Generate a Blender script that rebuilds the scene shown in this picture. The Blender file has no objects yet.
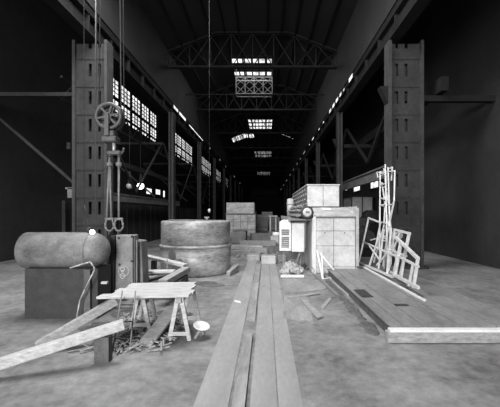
import bpy, math, random
from mathutils import Vector, Matrix

random.seed(7)
C = bpy.context.scene
COL = C.collection

# ------------------------------------------------------------------ camera
F = 330.0                  # focal length in pixels of a 500 px wide frame
CX, CY, EYE = 266.0, 213.0, 2.4
cam = bpy.data.cameras.new('camera')
cam.sensor_width = 36.0
cam.lens = F / 500.0 * 36.0
cam.shift_x = -(CX - 250.0) / 500.0
cam.shift_y = (CY - 203.5) / 500.0
cam.clip_end = 400
camo = bpy.data.objects.new('camera', cam)
camo.location = (0, 0, EYE)
camo.rotation_euler = (math.pi / 2, 0, 0)
COL.objects.link(camo)
C.camera = camo

# ------------------------------------------------------------------ world, daylight, exposure
w = bpy.data.worlds.new('overcast_sky')
w.use_nodes = True
w.node_tree.nodes['Background'].inputs[0].default_value = (0.8, 0.8, 0.8, 1)
w.node_tree.nodes['Background'].inputs[1].default_value = 0.5
C.world = w

def area(name, loc, target, sx, sy, power):
    l = bpy.data.lights.new(name, 'AREA')
    l.shape = 'RECTANGLE'
    l.size, l.size_y, l.energy = sx, sy, power
    o = bpy.data.objects.new(name, l)
    o.location = loc
    d = Vector(target) - Vector(loc)
    o.rotation_euler = d.to_track_quat('-Z', 'Y').to_euler()
    COL.objects.link(o)
    return o
# unseen lights added behind the camera and under the near roof; skylight daylight beyond
area('added_rear_light', (-5.0, -20.0, 8.0), (0.2, 13, 0.8), 9, 8, 9500)
area('added_roof_light', (-3.6, 10.0, 13.6), (-1.0, 11.8, 0), 6, 6, 2200)
area('roof_light_far', (-1.3, 30.6, 15.8), (-1.3, 30.5, 0), 3.6, 3.8, 350)
C.view_settings.view_transform = 'Standard'
C.view_settings.look = 'None'
C.view_settings.exposure = 0.45
C.view_settings.gamma = 1.0
C.view_settings.use_curve_mapping = False

# ------------------------------------------------------------------ materials
def mat(name, g, rough=0.7, var=0.35, scale=3.0, stretch=(1, 1, 1), metal=0.0, spec=0.4, bump=0.0, fine=0.0):
    m = bpy.data.materials.new(name)
    m.use_nodes = True
    nt = m.node_tree
    b = nt.nodes['Principled BSDF']
    b.inputs['Roughness'].default_value = rough
    b.inputs['Metallic'].default_value = metal
    b.inputs['Specular IOR Level'].default_value = spec
    tc = nt.nodes.new('ShaderNodeTexCoord')
    mp = nt.nodes.new('ShaderNodeMapping')
    mp.inputs['Scale'].default_value = stretch
    nt.links.new(tc.outputs['Object'], mp.inputs[0])
    n = nt.nodes.new('ShaderNodeTexNoise')
    n.inputs['Scale'].default_value = scale
    n.inputs['Detail'].default_value = 8
    n.inputs['Roughness'].default_value = 0.65
    nt.links.new(mp.outputs[0], n.inputs['Vector'])
    r = nt.nodes.new('ShaderNodeValToRGB')
    lo, hi = g * (1 - var), min(0.95, g * (1 + var * 0.7))
    r.color_ramp.elements[0].position = 0.37
    r.color_ramp.elements[1].position = 0.62
    r.color_ramp.elements[0].color = (lo, lo, lo, 1)
    r.color_ramp.elements[1].color = (hi, hi, hi, 1)
    n2 = nt.nodes.new('ShaderNodeTexNoise')
    n2.inputs['Scale'].default_value = scale * 7.0
    n2.inputs['Detail'].default_value = 6
    n2.inputs['Roughness'].default_value = 0.7
    nt.links.new(mp.outputs[0], n2.inputs['Vector'])
    mx = nt.nodes.new('ShaderNodeMix')
    mx.inputs[0].default_value = 0.42
    nt.links.new(n.outputs['Fac'], mx.inputs[2])
    nt.links.new(n2.outputs['Fac'], mx.inputs[3])
    nt.links.new(mx.outputs[0], r.inputs[0])
    nt.links.new(r.outputs[0], b.inputs['Base Color'])
    if bump:
        bp = nt.nodes.new('ShaderNodeBump')
        bp.inputs['Strength'].default_value = bump
        bp.inputs['Distance'].default_value = 0.03
        nt.links.new(n.outputs['Fac'], bp.inputs['Height'])
        nt.links.new(bp.outputs[0], b.inputs['Normal'])
    return m

def glow(name, g, s, var=0.5, scale=1.3):
    m = bpy.data.materials.new(name)
    m.use_nodes = True
    nt = m.node_tree
    b = nt.nodes['Principled BSDF']
    b.inputs['Base Color'].default_value = (0.1, 0.1, 0.1, 1)
    b.inputs['Roughness'].default_value = 0.3
    tc = nt.nodes.new('ShaderNodeTexCoord')
    n = nt.nodes.new('ShaderNodeTexNoise')
    n.inputs['Scale'].default_value = scale
    n.inputs['Detail'].default_value = 3
    nt.links.new(tc.outputs['Object'], n.inputs['Vector'])
    r = nt.nodes.new('ShaderNodeValToRGB')
    lo = g * (1 - var)
    r.color_ramp.elements[0].position = 0.35
    r.color_ramp.elements[1].position = 0.65
    r.color_ramp.elements[0].color = (lo, lo, lo, 1)
    r.color_ramp.elements[1].color = (g, g, g, 1)
    nt.links.new(n.outputs['Fac'], r.inputs[0])
    nt.links.new(r.outputs[0], b.inputs['Emission Color'])
    b.inputs['Emission Strength'].default_value = s
    return m

M = dict(
    floor=mat('dusty_floor', 0.185, 0.85, 0.55, 0.7, bump=0.3),
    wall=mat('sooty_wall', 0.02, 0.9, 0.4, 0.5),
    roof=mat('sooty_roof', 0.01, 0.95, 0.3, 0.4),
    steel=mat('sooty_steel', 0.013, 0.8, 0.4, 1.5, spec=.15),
    column=mat('riveted_column_steel', 0.03, 0.75, 0.4, 1.2, spec=.2),
    flange=mat('worn_flange_steel', 0.04, 0.7, 0.4, 2.0, spec=.2),
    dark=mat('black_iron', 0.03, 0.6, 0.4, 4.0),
    casting=mat('grey_casting', 0.17, 0.5, 0.5, 3.0, bump=0.25),
    sling=mat('galvanised_sling', 0.17, 0.45, 0.3, 8.0),
    polished=mat('worn_bare_steel', 0.40, 0.38, 0.3, 6.0, metal=0.25),
    hook=mat('forged_iron', 0.07, 0.5, 0.4, 8.0),
    tank=mat('scaled_plate', 0.27, 0.40, 0.75, 0.8, (1, 1, 3.0), spec=0.5, bump=0.15),
    boiler=mat('pale_sheet_steel', 0.50, 0.5, 0.28, 1.4, bump=0.08),
    seam=mat('seam_iron', 0.16, 0.6, 0.3, 3),
    top=mat('dusty_grey_sheet', 0.38, 0.6, 0.35, 2.0),
    white=mat('white_paint', 0.66, 0.5, 0.18, 3.0),
    rivet=mat('riveted_dull_plate', 0.15, 0.55, 0.45, 3.0),
    wood=mat('pale_wood', 0.42, 0.75, 0.4, 3.0, (1, 9, 9)),
    woody=mat('pale_wood_lengthwise', 0.45, 0.75, 0.4, 3.0, (9, 1, 9)),
    oldwood=mat('grey_old_wood', 0.27, 0.8, 0.45, 3.0, (2, 6, 6)),
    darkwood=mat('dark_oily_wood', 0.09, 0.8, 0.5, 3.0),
    deck=mat('worn_deck_plate', 0.19, 0.65, 0.35, 1.3, (1.5, 0.6, 1), bump=0.1),
    plate=mat('dull_floor_plate', 0.24, 0.6, 0.4, 1.0, (2, 0.5, 1)),
    walk=mat('worn_walkway_plate', 0.26, 0.6, 0.22, 1.2, (2, 0.6, 1)),
    brick=mat('pale_rubble', 0.36, 0.85, 0.5, 5.0, bump=0.4),
    rope=mat('wire_rope', 0.07, 0.6, 0.3, 10),
    chalk=mat('chalk', 0.62, 0.9, 0.1, 10),
    pane=glow('window_glass_daylight', 1.0, 1.1, 0.5, 0.8),
    paned=glow('dim_skylight_glass', 1.0, 0.28, 0.9, 1.2),
    paneb=glow('skylight_glass', 1.0, 1.2, 0.7, 1.6),
    bulb=glow('lit_lamp_glass', 1.0, 4.0, 0.0),
    frame=mat('dull_white_paint', 0.50, 0.55, 0.3, 5.0),
    globe=mat('milk_glass', 0.5, 0.3, 0.1),
)

# ------------------------------------------------------------------ mesh helpers
class MB:
    def __init__(s):
        s.v, s.f, s.s = [], [], []
    def add(s, vs, fs, smooth=False):
        n = len(s.v)
        s.v += [Vector(v) for v in vs]
        s.f += [[i + n for i in f] for f in fs]
        s.s += [smooth] * len(fs) if isinstance(smooth, bool) else smooth
        return s
    def box(s, x0, x1, y0, y1, z0, z1):
        return s.add([(x0, y0, z0), (x1, y0, z0), (x1, y1, z0), (x0, y1, z0), (x0, y0, z1), (x1, y0, z1), (x1, y1, z1), (x0, y1, z1)],
                     [(3, 2, 1, 0), (4, 5, 6, 7), (0, 1, 5, 4), (1, 2, 6, 5), (2, 3, 7, 6), (3, 0, 4, 7)])
    def hexa(s, b, t):
        """box from four bottom points and four top points, both counter-clockwise from above"""
        return s.add(list(b) + list(t), [(3, 2, 1, 0), (4, 5, 6, 7), (0, 1, 5, 4), (1, 2, 6, 5), (2, 3, 7, 6), (3, 0, 4, 7)])
    def bar(s, a, b, wx, wy=None, up=(0, 0, 1)):
        """square bar from a to b"""
        wy = wy or wx
        a, b = Vector(a), Vector(b)
        d = (b - a).normalized()
        up = Vector(up)
        if abs(d.dot(up)) > 0.95:
            up = Vector((0, 1, 0))
        r = d.cross(up).normalized()
        u = r.cross(d).normalized()
        r, u = r * wx / 2, u * wy / 2
        q = [a - r - u, a + r - u, a + r + u, a - r + u, b - r - u, b + r - u, b + r + u, b - r + u]
        return s.add(q, [(3, 2, 1, 0), (4, 5, 6, 7), (0, 1, 5, 4), (1, 2, 6, 5), (2, 3, 7, 6), (3, 0, 4, 7)][:] if False else
                     [(0, 1, 2, 3), (7, 6, 5, 4), (4, 5, 1, 0), (5, 6, 2, 1), (6, 7, 3, 2), (7, 4, 0, 3)])
    def lathe(s, org, axis, prof, n=24, capa=True, capb=True):
        """prof: list of (t along axis, radius)"""
        org, ax = Vector(org), Vector(axis).normalized()
        u = ax.orthogonal().normalized()
        v = ax.cross(u)
        vs, fs, sm = [], [], []
        for t, r in prof:
            for k in range(n):
                a = 2 * math.pi * k / n
                vs.append(org + ax * t + (u * math.cos(a) + v * math.sin(a)) * r)
        for i in range(len(prof) - 1):
            for k in range(n):
                k2 = (k + 1) % n
                fs.append((i * n + k, i * n + k2, (i + 1) * n + k2, (i + 1) * n + k)); sm.append(True)
        if capa:
            fs.append(list(range(n - 1, -1, -1))); sm.append(False)
        if capb:
            m = (len(prof) - 1) * n
            fs.append(list(range(m, m + n))); sm.append(False)
        return s.add(vs, fs, sm)
    def cyl(s, a, b, r, n=16):
        a, b = Vector(a), Vector(b)
        return s.lathe(a, b - a, [(0, r), ((b - a).length, r)], n)
    def tube(s, pts, r, n=8):
        for a, b in zip(pts[:-1], pts[1:]):
            s.cyl(a, b, r, n)
        for p in pts[1:-1]:
            s.ball(p, r, n, 6)
        return s
    def ball(s, c, r, n=14, m=9, sq=(1, 1, 1)):
        k = MB().lathe((0, 0, 0), (0, 0, 1), [(-math.cos(math.pi * i / m) * r, max(1e-4, math.sin(math.pi * i / m) * r)) for i in range(m + 1)], n, False, False)
        return s.add([Vector(c) + Vector((v.x * sq[0], v.y * sq[1], v.z * sq[2])) for v in k.v], k.f, True)
    def ring(s, c, axis, R, r, n=28, m=8, a0=0, a1=2 * math.pi, ref=None):
        c, ax = Vector(c), Vector(axis).normalized()
        u = Vector(ref).normalized() if ref else ax.orthogonal().normalized()
        v = ax.cross(u)
        full = abs(a1 - a0) > 6.28
        N = n if full else n + 1
        vs, fs = [], []
        for i in range(N):
            a = a0 + (a1 - a0) * i / n
            d = u * math.cos(a) + v * math.sin(a)
            for j in range(m):
                b = 2 * math.pi * j / m
                vs.append(c + d * (R + r * math.cos(b)) + ax * (r * math.sin(b)))
        for i in range(n):
            i2 = (i + 1) % N
            for j in range(m):
                j2 = (j + 1) % m
                fs.append((i * m + j, i2 * m + j, i2 * m + j2, i * m + j2))
        return s.add(vs, fs, True)
    def stone(s, c, r, seed):
        rr = random.Random(seed)
        sx, sy, sz = [r * rr.uniform(0.7, 1.2) for _ in range(3)]
        vs = []
        for z in (-1, 1):
            for (x, y) in ((-1, -1), (1, -1), (1, 1), (-1, 1)):
                vs.append((x * sx * rr.uniform(.7, 1.1), y * sy * rr.uniform(.7, 1.1), z * sz * .7 * rr.uniform(.7, 1.1)))
        R = Matrix.Rotation(rr.uniform(0, 6.28), 3, 'Z') @ Matrix.Rotation(rr.uniform(-.6, .6), 3, 'X') @ Matrix.Rotation(rr.uniform(-.6, .6), 3, 'Y')
        return s.hexa([Vector(c) + R @ Vector(v) for v in vs[:4]], [Vector(c) + R @ Vector(v) for v in vs[4:]])
    def build(s, name, m, parent=None, loc=None, bevel=0.0):
        me = bpy.data.meshes.new(name)
        off = Vector((0, 0, 0))
        if parent is not None:
            p = parent
            while p is not None:
                off += p.location
                p = p.parent
        elif loc is not None:
            off = Vector(loc)
        me.from_pydata([tuple(v - off) for v in s.v], [], s.f)
        for p, sm in zip(me.polygons, s.s):
            p.use_smooth = sm
        me.materials.append(M[m])
        o = bpy.data.objects.new(name, me)
        COL.objects.link(o)
        if parent is not None:
            o.parent = parent
        elif loc is not None:
            o.location = loc
        if bevel:
            bm = o.modifiers.new('edge', 'BEVEL')
            bm.width = bevel
            bm.segments = 1
            bm.limit_method = 'ANGLE'
        return o

def thing(name, label, cat, loc, group=None):
    o = bpy.data.objects.new(name, None)
    o.empty_display_size = 0.1
    COL.objects.link(o)
    o.location = loc
    return tag(o, label, cat, group)
def tag(o, label, cat, group=None):
    o['label'] = label
    o['category'] = cat
    if group:
        o['group'] = group
    return o
def struct(o, label=None):
    o['kind'] = 'structure'
    if label:
        o['label'] = label
    return o
def one(name, mb, m, label, cat, loc, group=None, bevel=0.0):
    return tag(mb.build(name, m, None, loc, bevel), label, cat, group)
def P(px, py, d):
    """point at depth d seen at (px, py)"""
    return Vector(((px - CX) / F * d, d, EYE + (CY - py) / F * d))
def G(px, py, z=0.0):
    """point at height z seen at (px, py)"""
    return P(px, py, (EYE - z) * F / (py - CY))
def copy_tree(o, parent=None):
    c = o.copy()
    COL.objects.link(c)
    if parent is not None:
        c.parent = parent
    for ch in list(o.children):
        copy_tree(ch, c)
    return c

# ================================================================== the setting
XL, XR = -7.3, 5.3                 # the two column lines
WL, WR = -13.0, 10.0               # outer walls of the aisles
Y0, Y1 = -22.0, 154.0
YC = [14.5 + 10.2 * k for k in range(14)]
EAVE, APEX, MID, FLAT = 14.6, 16.0, -1.0, 2.7
def roofz(x):
    return APEX - max(0, abs(x - MID) - FLAT) * (APEX - EAVE) / (6.3 - FLAT)

struct(MB().box(WL, WR, Y0, Y1, -0.2, 0).build('floor', 'floor'), 'dusty floor of the long shop')
b = MB()
b.box(WL - .3, WL, Y0, Y1, 0, 10.6).box(WL - .3, WL, Y0, Y1, 14.15, 15)
segs = []
y = Y0
groups = [(27.2, 5), (46.2, 5), (66.0, 5), (85.5, 4), (104, 4)]
for g0, n in groups:
    b.box(WL - .3, WL, y, g0 - .12, 10.6, 14.15)
    y = g0 + n * 2.52 + .02
b.box(WL - .3, WL, y, Y1, 10.6, 14.15)
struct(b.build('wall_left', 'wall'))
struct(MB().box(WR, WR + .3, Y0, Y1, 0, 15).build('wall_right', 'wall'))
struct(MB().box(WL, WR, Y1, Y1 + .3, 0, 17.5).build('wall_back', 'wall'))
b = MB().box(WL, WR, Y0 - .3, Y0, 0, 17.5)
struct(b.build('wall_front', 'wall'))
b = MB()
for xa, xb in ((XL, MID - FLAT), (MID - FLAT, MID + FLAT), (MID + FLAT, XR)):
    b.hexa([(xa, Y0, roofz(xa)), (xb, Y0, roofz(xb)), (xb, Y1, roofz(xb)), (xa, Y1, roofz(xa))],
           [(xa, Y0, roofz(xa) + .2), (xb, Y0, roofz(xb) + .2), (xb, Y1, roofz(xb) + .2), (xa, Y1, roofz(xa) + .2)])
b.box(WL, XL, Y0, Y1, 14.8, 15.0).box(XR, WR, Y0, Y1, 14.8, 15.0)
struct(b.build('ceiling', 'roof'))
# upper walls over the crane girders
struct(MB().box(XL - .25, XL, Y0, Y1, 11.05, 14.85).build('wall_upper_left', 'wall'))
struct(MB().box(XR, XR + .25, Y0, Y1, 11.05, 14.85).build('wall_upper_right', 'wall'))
# crane girders with rail
for side, x, s in (('left', XL, -1), ('right', XR, 1)):
    g = MB()
    a, c = sorted((x, x + s * .5))
    g.box(x + s * .2, x + s * .26, Y0, Y1, 9.9, 10.7)
    g.box(a, c, Y0, Y1, 10.65, 10.72).box(a, c, Y0, Y1, 9.86, 9.93)
    yy = Y0 + 1
    while yy < Y1:
        g.box(a + .03, c - .03, yy, yy + .05, 9.93, 10.65)
        yy += 2.04
    g.box(x + s * .12, x + s * .2, Y0, Y1, 10.72, 10.82)
    struct(g.build('beam_crane_' + side, 'steel'), 'riveted crane girder')
# bright gaps of glazing just above the girders
n = 0
for side, x, s in (('left', XL, -1), ('right', XR, 1)):
    w2, near, far = MB(), MB(), MB()
    spans = [(26.3, 27.6, .2), (28.0, 30.2, .2), (31.6, 38.5, .07), (43, 43.6, .15), (52, 53.4, .18), (60, 60.5, .2), (75, 78, .12), (92, 94, .14)] if side == 'left' else [
        (20.4, 21.3, .24), (22.5, 22.9, .12), (23.4, 24.0, .2), (24.5, 25.3, .26), (25.8, 26.6, .26), (27.1, 27.9, .24), (30.5, 31, .1), (33, 33.6, .1), (37, 38.4, .12), (40.5, 41, .1),
        (45, 47.5, .14), (51, 52, .12), (56, 58, .14), (63, 66, .12), (72, 75, .14), (84, 88, .14), (98, 103, .14), (115, 122, .14)]
    for ya, yb, h in spans:
        a, c = sorted((x + s * .05, x + s * .09))
        (near if ya < 42 else far).box(a, c, ya, yb, 10.82, 10.82 + h)
        w2.box(a, c, ya - .06, ya, 10.80, 11.05).box(a, c, yb, yb + .06, 10.80, 11.05)
    yy = Y0
    for ya, yb, h in spans + [(Y1, Y1, 0)]:
        a, c = sorted((x + s * .06, x + s * .2))
        w2.box(a, c, yy, ya, 10.8, 11.06)
        if h:
            w2.box(a, c, ya, yb, 10.82 + h, 11.06)
        yy = yb
    n += 1
    f = struct(w2.build('window_%d' % (20 + n), 'steel'), 'low strip of panes above the crane girder')
    near.build('glass', 'pane', f)
    far.build('glass', 'paned', f)

# columns: wide built-up columns with slotted batten plates
def column(side, x, s, y, k):
    f = MB()
    xa, xb = x, x + s * (1.5 if k == 0 else .36)
    for xx in (xa, xb - s * .12):
        a, c = sorted((xx, xx + s * .12))
        f.box(a, c, y - .3, y + .3, 0, 9.86)
    root = struct(f.build('column_%s' % side, 'flange'), 'riveted built-up steel column')
    p, r = MB(), MB()
    a, c = sorted((xa + s * .12, xb - s * .12))
    mid = (a + c) / 2
    z = 0.0
    if k > 0:
        p.box(a, c, y - .16, y - .08, 0, 9.7)
    z = -.48
    while z < 9.6 and k == 0:            # web plates with two upright slots in each
        h = min(1.2, 9.75 - z)
        e = (a, a + .2, a + .33, a + .6, a + .74, c) if s > 0 else (a, c - .74, c - .6, c - .33, c - .2, c)
        za = max(0, z)
        p.box(e[0], e[1], y - .16, y - .08, za, z + h).box(e[2], e[3], y - .16, y - .08, za, z + h).box(e[4], e[5], y - .16, y - .08, za, z + h)
        for q in (1, 3):
            p.box(e[q], e[q + 1], y - .16, y - .08, za, max(za + .02, z + .42)).box(e[q], e[q + 1], y - .16, y - .08, z + min(h, .97), z + h + .001)
        if z > 0:
            p.box(a, c, y - .19, y - .14, z - .06, z + .06)
            for q in range(6):
                r.ball((a + (c - a) * (q + .5) / 6, y - .19, z), .022, 6, 4)
        z += h
    p.box(a, c, y + .1, y + .16, 0, 9.7)
    p.build('web_plate', 'column', root)
    if r.v:
        r.build('rivet_row', 'flange', root)
    # foot
    a3, c3 = sorted((xa - s * .15, xb + s * .15))
    MB().box(a3, c3, y - .45, y + .45, 0, .12).build('base_plate', 'column', root)
    if side == 'left':
        return
    # corbel
    q = MB()
    a2, c2 = sorted((x - s * .35, x + s * .2))
    q.hexa([(x - s * .02, y - .2, 7.2), (x + s * .1, y - .2, 7.2), (x + s * .1, y + .2, 7.2), (x - s * .02, y + .2, 7.2)] if s > 0 else
           [(x + s * .1, y - .2, 7.2), (x - s * .02, y - .2, 7.2), (x - s * .02, y + .2, 7.2), (x + s * .1, y + .2, 7.2)],
           [(a2, y - .2, 7.9), (c2, y - .2, 7.9), (c2, y + .2, 7.9), (a2, y + .2, 7.9)])
    q.build('bracket', 'steel', root)
for k, y in enumerate(YC[:9]):
    column('left', XL + .45, -1, y, k)
    column('right', XR, 1, y, k)

struct(MB().box(XL, XR, 148, 149, 10.75, 11.4).build('beam_end_crane', 'flange'), 'crane bridge across the far end')
# roof trusses
def truss(y):
    ch = MB()
    for dy in (-.12, .12):
        ch.bar((XL, y + dy, 13.3), (XR, y + dy, 13.3), .12, .14)
        for xa, xb in ((XL, MID - FLAT), (MID - FLAT, MID + FLAT), (MID + FLAT, XR)):
            ch.bar((xa, y + dy, roofz(xa) - .15), (xb, y + dy, roofz(xb) - .15), .12, .14)
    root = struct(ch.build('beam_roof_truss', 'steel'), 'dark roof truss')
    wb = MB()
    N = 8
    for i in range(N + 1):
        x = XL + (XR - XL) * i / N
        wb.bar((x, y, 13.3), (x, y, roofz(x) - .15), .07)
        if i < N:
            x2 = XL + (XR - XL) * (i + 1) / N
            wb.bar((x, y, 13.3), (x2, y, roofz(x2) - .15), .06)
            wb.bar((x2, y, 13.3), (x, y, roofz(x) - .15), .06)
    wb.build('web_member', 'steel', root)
for y in YC[:13]:
    truss(y)
pb = MB()
for i in range(1, 6):
    for s in (-1, 1):
        x = MID + s * 6.3 * i / 6
        pb.box(x - .06, x + .06, Y0, Y1, roofz(x) - .22, roofz(x) - .02)
struct(pb.build('trim_1', 'steel'), 'roof purlins')

# lattice panel of lighter bars in the middle of the roof, and full width chords
lx0, lx1, lz0, lz1, ly = -2.72, .56, 13.25, 14.75, 30.0
lt = MB()
for z in (lz0, lz1):
    lt.bar((lx0, ly, z), (lx1, ly, z), .08)
    lt.bar((lx0, ly + .8, z), (lx1, ly + .8, z), .08)
lat = struct(lt.build('beam_lattice_lantern', 'casting'), 'lattice girder panel under the bright roof light')
la, lb = MB(), MB()
for i in range(5):
    x = lx0 + (lx1 - lx0) * i / 4
    la.bar((x, ly, lz0), (x, ly, lz1), .07)
    if i < 4:
        x2 = lx0 + (lx1 - lx0) * (i + 1) / 4
        for q in range(2):
            za, zb = lz0 + (lz1 - lz0) * q / 2, lz0 + (lz1 - lz0) * (q + 1) / 2
            lb.bar((x, ly, za), (x2, ly, zb), .045).bar((x, ly, zb), (x2, ly, za), .045)
la.build('post', 'casting', lat)
lb.build('lattice_bar', 'casting', lat)
for z in (lz0,):
    MB().bar((XL, ly, z - .08), (XR, ly, z - .08), .1).build('long_chord', 'steel', lat)
for x in (lx0, lx1):
    MB().bar((x, ly, lz1), (x, ly, roofz(x)), .07).build('hanger', 'steel', lat)

# roof lights: glazing bars over bright glass
def skylight(idx, x0, x1, y0, y1, nx, ny, m, label):
    f, g = MB(), MB()
    e = .06
    def q(x, y, dz):
        return (x, y, roofz(x) - dz)
    def slab(mb, xa, xb, ya, yb, d0, d1):
        pts = [xa] + [q_ for q_ in (MID - FLAT, MID + FLAT) if xa < q_ < xb] + [xb]
        for u, v in zip(pts[:-1], pts[1:]):
            mb.hexa([q(u, ya, d0), q(v, ya, d0), q(v, yb, d0), q(u, yb, d0)], [q(u, ya, d1), q(v, ya, d1), q(v, yb, d1), q(u, yb, d1)])
    slab(g, x0, x1, y0, y1, .06, .03)
    for i in range(nx + 1):
        x = x0 + (x1 - x0) * i / nx
        slab(f, x - e, x + e, y0, y1, .14, .02)
    for i in range(ny + 1):
        y = y0 + (y1 - y0) * i / ny
        slab(f, x0, x1, y - e * 3, y + e * 3, .16, .02)
    r = struct(f.build('window_%d' % idx, 'steel'), label)
    g.build('glass', m, r)
skylight(30, -3.15, .57, 28.6, 32.6, 6, 3, 'paneb', 'bright roof light over the lattice panel')
skylight(31, -2.65, .95, 47.4, 53.2, 7, 3, 'pane', 'roof light of three rows of small panes')
skylight(32, -5.9, -2.0, 55.0, 59.5, 8, 1, 'paneb', 'narrow roof light on the window side')
skylight(33, 2.6, 4.6, 54.5, 56.0, 4, 1, 'pane', 'small roof light on the far slope')
skylight(34, -2.6, 1.3, 72, 80, 6, 2, 'paned', 'dim roof light far down the hall')
skylight(35, -3.0, 1.4, 108, 120, 8, 3, 'paned', 'dimmer roof light near the far end')
skylight(36, -5.0, -1.2, 5.5, 10.5, 6, 3, 'paneb', 'unseen roof light added over the near bay')  # out of view, put in to match the area light below it

# tall steel windows of the aisle wall
widx = 0
for g0, nw in groups:
    for i in range(nw):
        ya = g0 + i * 2.52
        yb = ya + 2.08
        widx += 1
        fr = MB()
        X = WL - .12
        fr.box(X - .08, X + .08, ya - .12, ya, 10.6, 14.15).box(X - .08, X + .08, yb, yb + .32, 10.6, 14.15)
        fr.box(X - .08, X + .08, ya, yb, 10.6, 10.75).box(X - .08, X + .08, ya, yb, 14.0, 14.15).box(X - .08, X + .08, ya, yb, 12.2, 12.5)
        root = struct(fr.build('window_%d' % widx, 'steel'), 'tall steel window in two sashes')
        for (z0, z1, nm) in ((10.75, 12.2, 'lower_sash'), (12.5, 14.0, 'upper_sash')):
            sm = MB()
            for c in range(1, 3):
                yy = ya + (yb - ya) * c / 3
                sm.box(X - .02, X + .06, yy - .04, yy + .04, z0, z1)
            for c in range(1, 4):
                zz = z0 + (z1 - z0) * c / 4
                sm.box(X - .02, X + .06, ya, yb, zz - .025, zz + .025)
            so = sm.build(nm, 'steel', root)
            MB().box(X - .03, X - .01, ya, yb, z0, z1).build('glass', 'pane', so)
# low windows of the other aisle, and far openings
for (x, y0, y1, z0, z1, i, m) in ((WR - .08, 34.7, 37.2, 4.8, 5.75, 40, 'paneb'), (WR - .08, 29.0, 31.2, 4.7, 5.65, 41, 'paneb'), (WR - .08, 40.0, 41.2, 5.2, 5.8, 42, 'pane'),
                               (WL + .08, 35.5, 37.2, 4.5, 5.1, 43, 'paneb'), (WL + .08, 38.5, 40.2, 4.6, 5.2, 44, 'pane'), (WL + .08, 41.3, 42, 4.4, 5.2, 45, 'pane')):
    fr = MB()
    a, c = x - .06, x + .06
    fr.box(a, c, y0 - .1, y0, z0 - .1, z1 + .1).box(a, c, y1, y1 + .1, z0 - .1, z1 + .1).box(a, c, y0, y1, z0 - .1, z0).box(a, c, y0, y1, z1, z1 + .1)
    r = struct(fr.build('window_%d' % i, 'steel'), 'small low aisle window')
    MB().box(x - .02, x + .02, y0, y1, z0, z1).build('glass', m, r)

# aisle girders and bracing of the window side
def beam(name, mb, m, label):
    return struct(mb.build(name, m), label)
beam('beam_aisle_low', MB().box(-9.15, -8.9, 15.2, 34, 3.1, 3.55).box(-9.25, -8.85, 15.2, 34, 3.5, 3.58), 'rivet', 'low aisle beam behind the big tank')
beam('beam_aisle_high', MB().bar((-9.1, 15.2, 5.5), (-9.1, 70, 5.5), .16, .3), 'column', 'long aisle beam under the windows')
la = MB()
for z in (7.6, 8.6):
    la.bar((-9.3, 15, z), (-9.3, 120, z), .12)
yy = 15
while yy < 118:
    la.bar((-9.3, yy, 7.6), (-9.3, yy + 1.0, 8.6), .07).bar((-9.3, yy + 1, 8.6), (-9.3, yy + 2.0, 7.6), .07)
    yy += 2
beam('beam_aisle_lattice', la, 'column', 'lattice girder under the tall windows')
br = MB()
for y in YC[:8]:
    br.bar((XL - 1.0, y, 3.6), (WL, y + .2, 7.6), .1)
    br.bar((XL - .4, y + .2, 7.6), (XL - .4, y + 5, 3.6), .1).bar((XL - .4, y + 10, 7.6), (XL - .4, y + 5, 3.6), .1)
    br.bar((XL - .4, y, 7.6), (WL, y, 7.6), .16)
beam('beam_brace_left', br, 'column', 'diagonal braces of the window aisle')
# girders of the other aisle
beam('beam_aisle_right', MB().box(6.25, 6.45, 15.2, 48, 4.25, 4.85).box(6.15, 6.55, 15.2, 48, 4.8, 4.88), 'rivet', 'broad aisle beam running behind the columns')
br = MB()
for y in YC[:8]:
    br.bar((XR + .7, y, 8.6), (XR + .7, y + 5, 5.4), .14).bar((XR + .7, y + 10, 8.6), (XR + .7, y + 5, 5.4), .14)
    br.bar((XR + .5, y, 7.4), (WR, y, 7.4), .25)
br.bar((7.6, 14, 7.9), (7.6, 120, 7.9), .3, .6)
beam('beam_brace_right', br, 'steel', 'girders and braces of the shaded aisle')
# dark panelled partition behind the tank
pt = MB().box(-9.9, -9.8, 16, 60, 0, 3.0)
yy = 16
while yy < 60:
    pt.box(-9.8, -9.74, yy, yy + .07, 0, 3.0)
    yy += 1.2
struct(pt.build('partition', 'wall'), 'dark partition of upright boards')

# ================================================================== floor strips and plates
def floor_piece(name, x0, x1, y0, y1, m, label, cat, group=None, h=.012):
    return one(name, MB().box(x0, x1, y0, y1, 0, h), m, label, cat, ((x0 + x1) / 2, (y0 + y1) / 2, 0), group)
floor_piece('walkway_plate', -.9, -.47, 3.2, 22, 'walk', 'long walkway plate along the floor on the tank side', 'floor plate', 'walkway plates')
floor_piece('walkway_plate', -.2, .14, 3.2, 22, 'walk', 'long walkway plate just past the raised centre plank', 'floor plate', 'walkway plates')
floor_piece('walkway_plate', .16, .46, 3.2, 22, 'walk', 'long walkway plate on the boiler side of the floor', 'floor plate', 'walkway plates')
floor_piece('floor_plank', -.44, -.24, 7.3, 15.2, 'plate', 'long raised plank along the middle of the walkway', 'plank', None, .05)
floor_piece('floor_plank', -.42, -.26, 3.4, 6.45, 'plate', 'short piece of plank following the long centre plank', 'plank', None, .05)
def slab_px(name, pts, h, m, label, cat, group=None, z=0.0):
    """flat piece lying on the floor, its outline given by its corners in plan"""
    q = [G(x, y, z) for x, y in pts]
    c = sum(q, Vector()) / len(q)
    q = [Vector((p.x, p.y, z)) for p in q]
    a = sum((q[i].x * q[(i + 1) % 4].y - q[(i + 1) % 4].x * q[i].y) for i in range(4))
    if a < 0:
        q.reverse()
    return one(name, MB().hexa(q, [p + Vector((0, 0, h)) for p in q]), m, label, cat, (c.x, c.y, z), group)
slab_px('steel_sheet', [(283, 279), (334, 281), (324, 290), (284, 294)], .02, 'plate', 'large thin steel sheet lying before the rubble heap', 'steel sheet')
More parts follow.
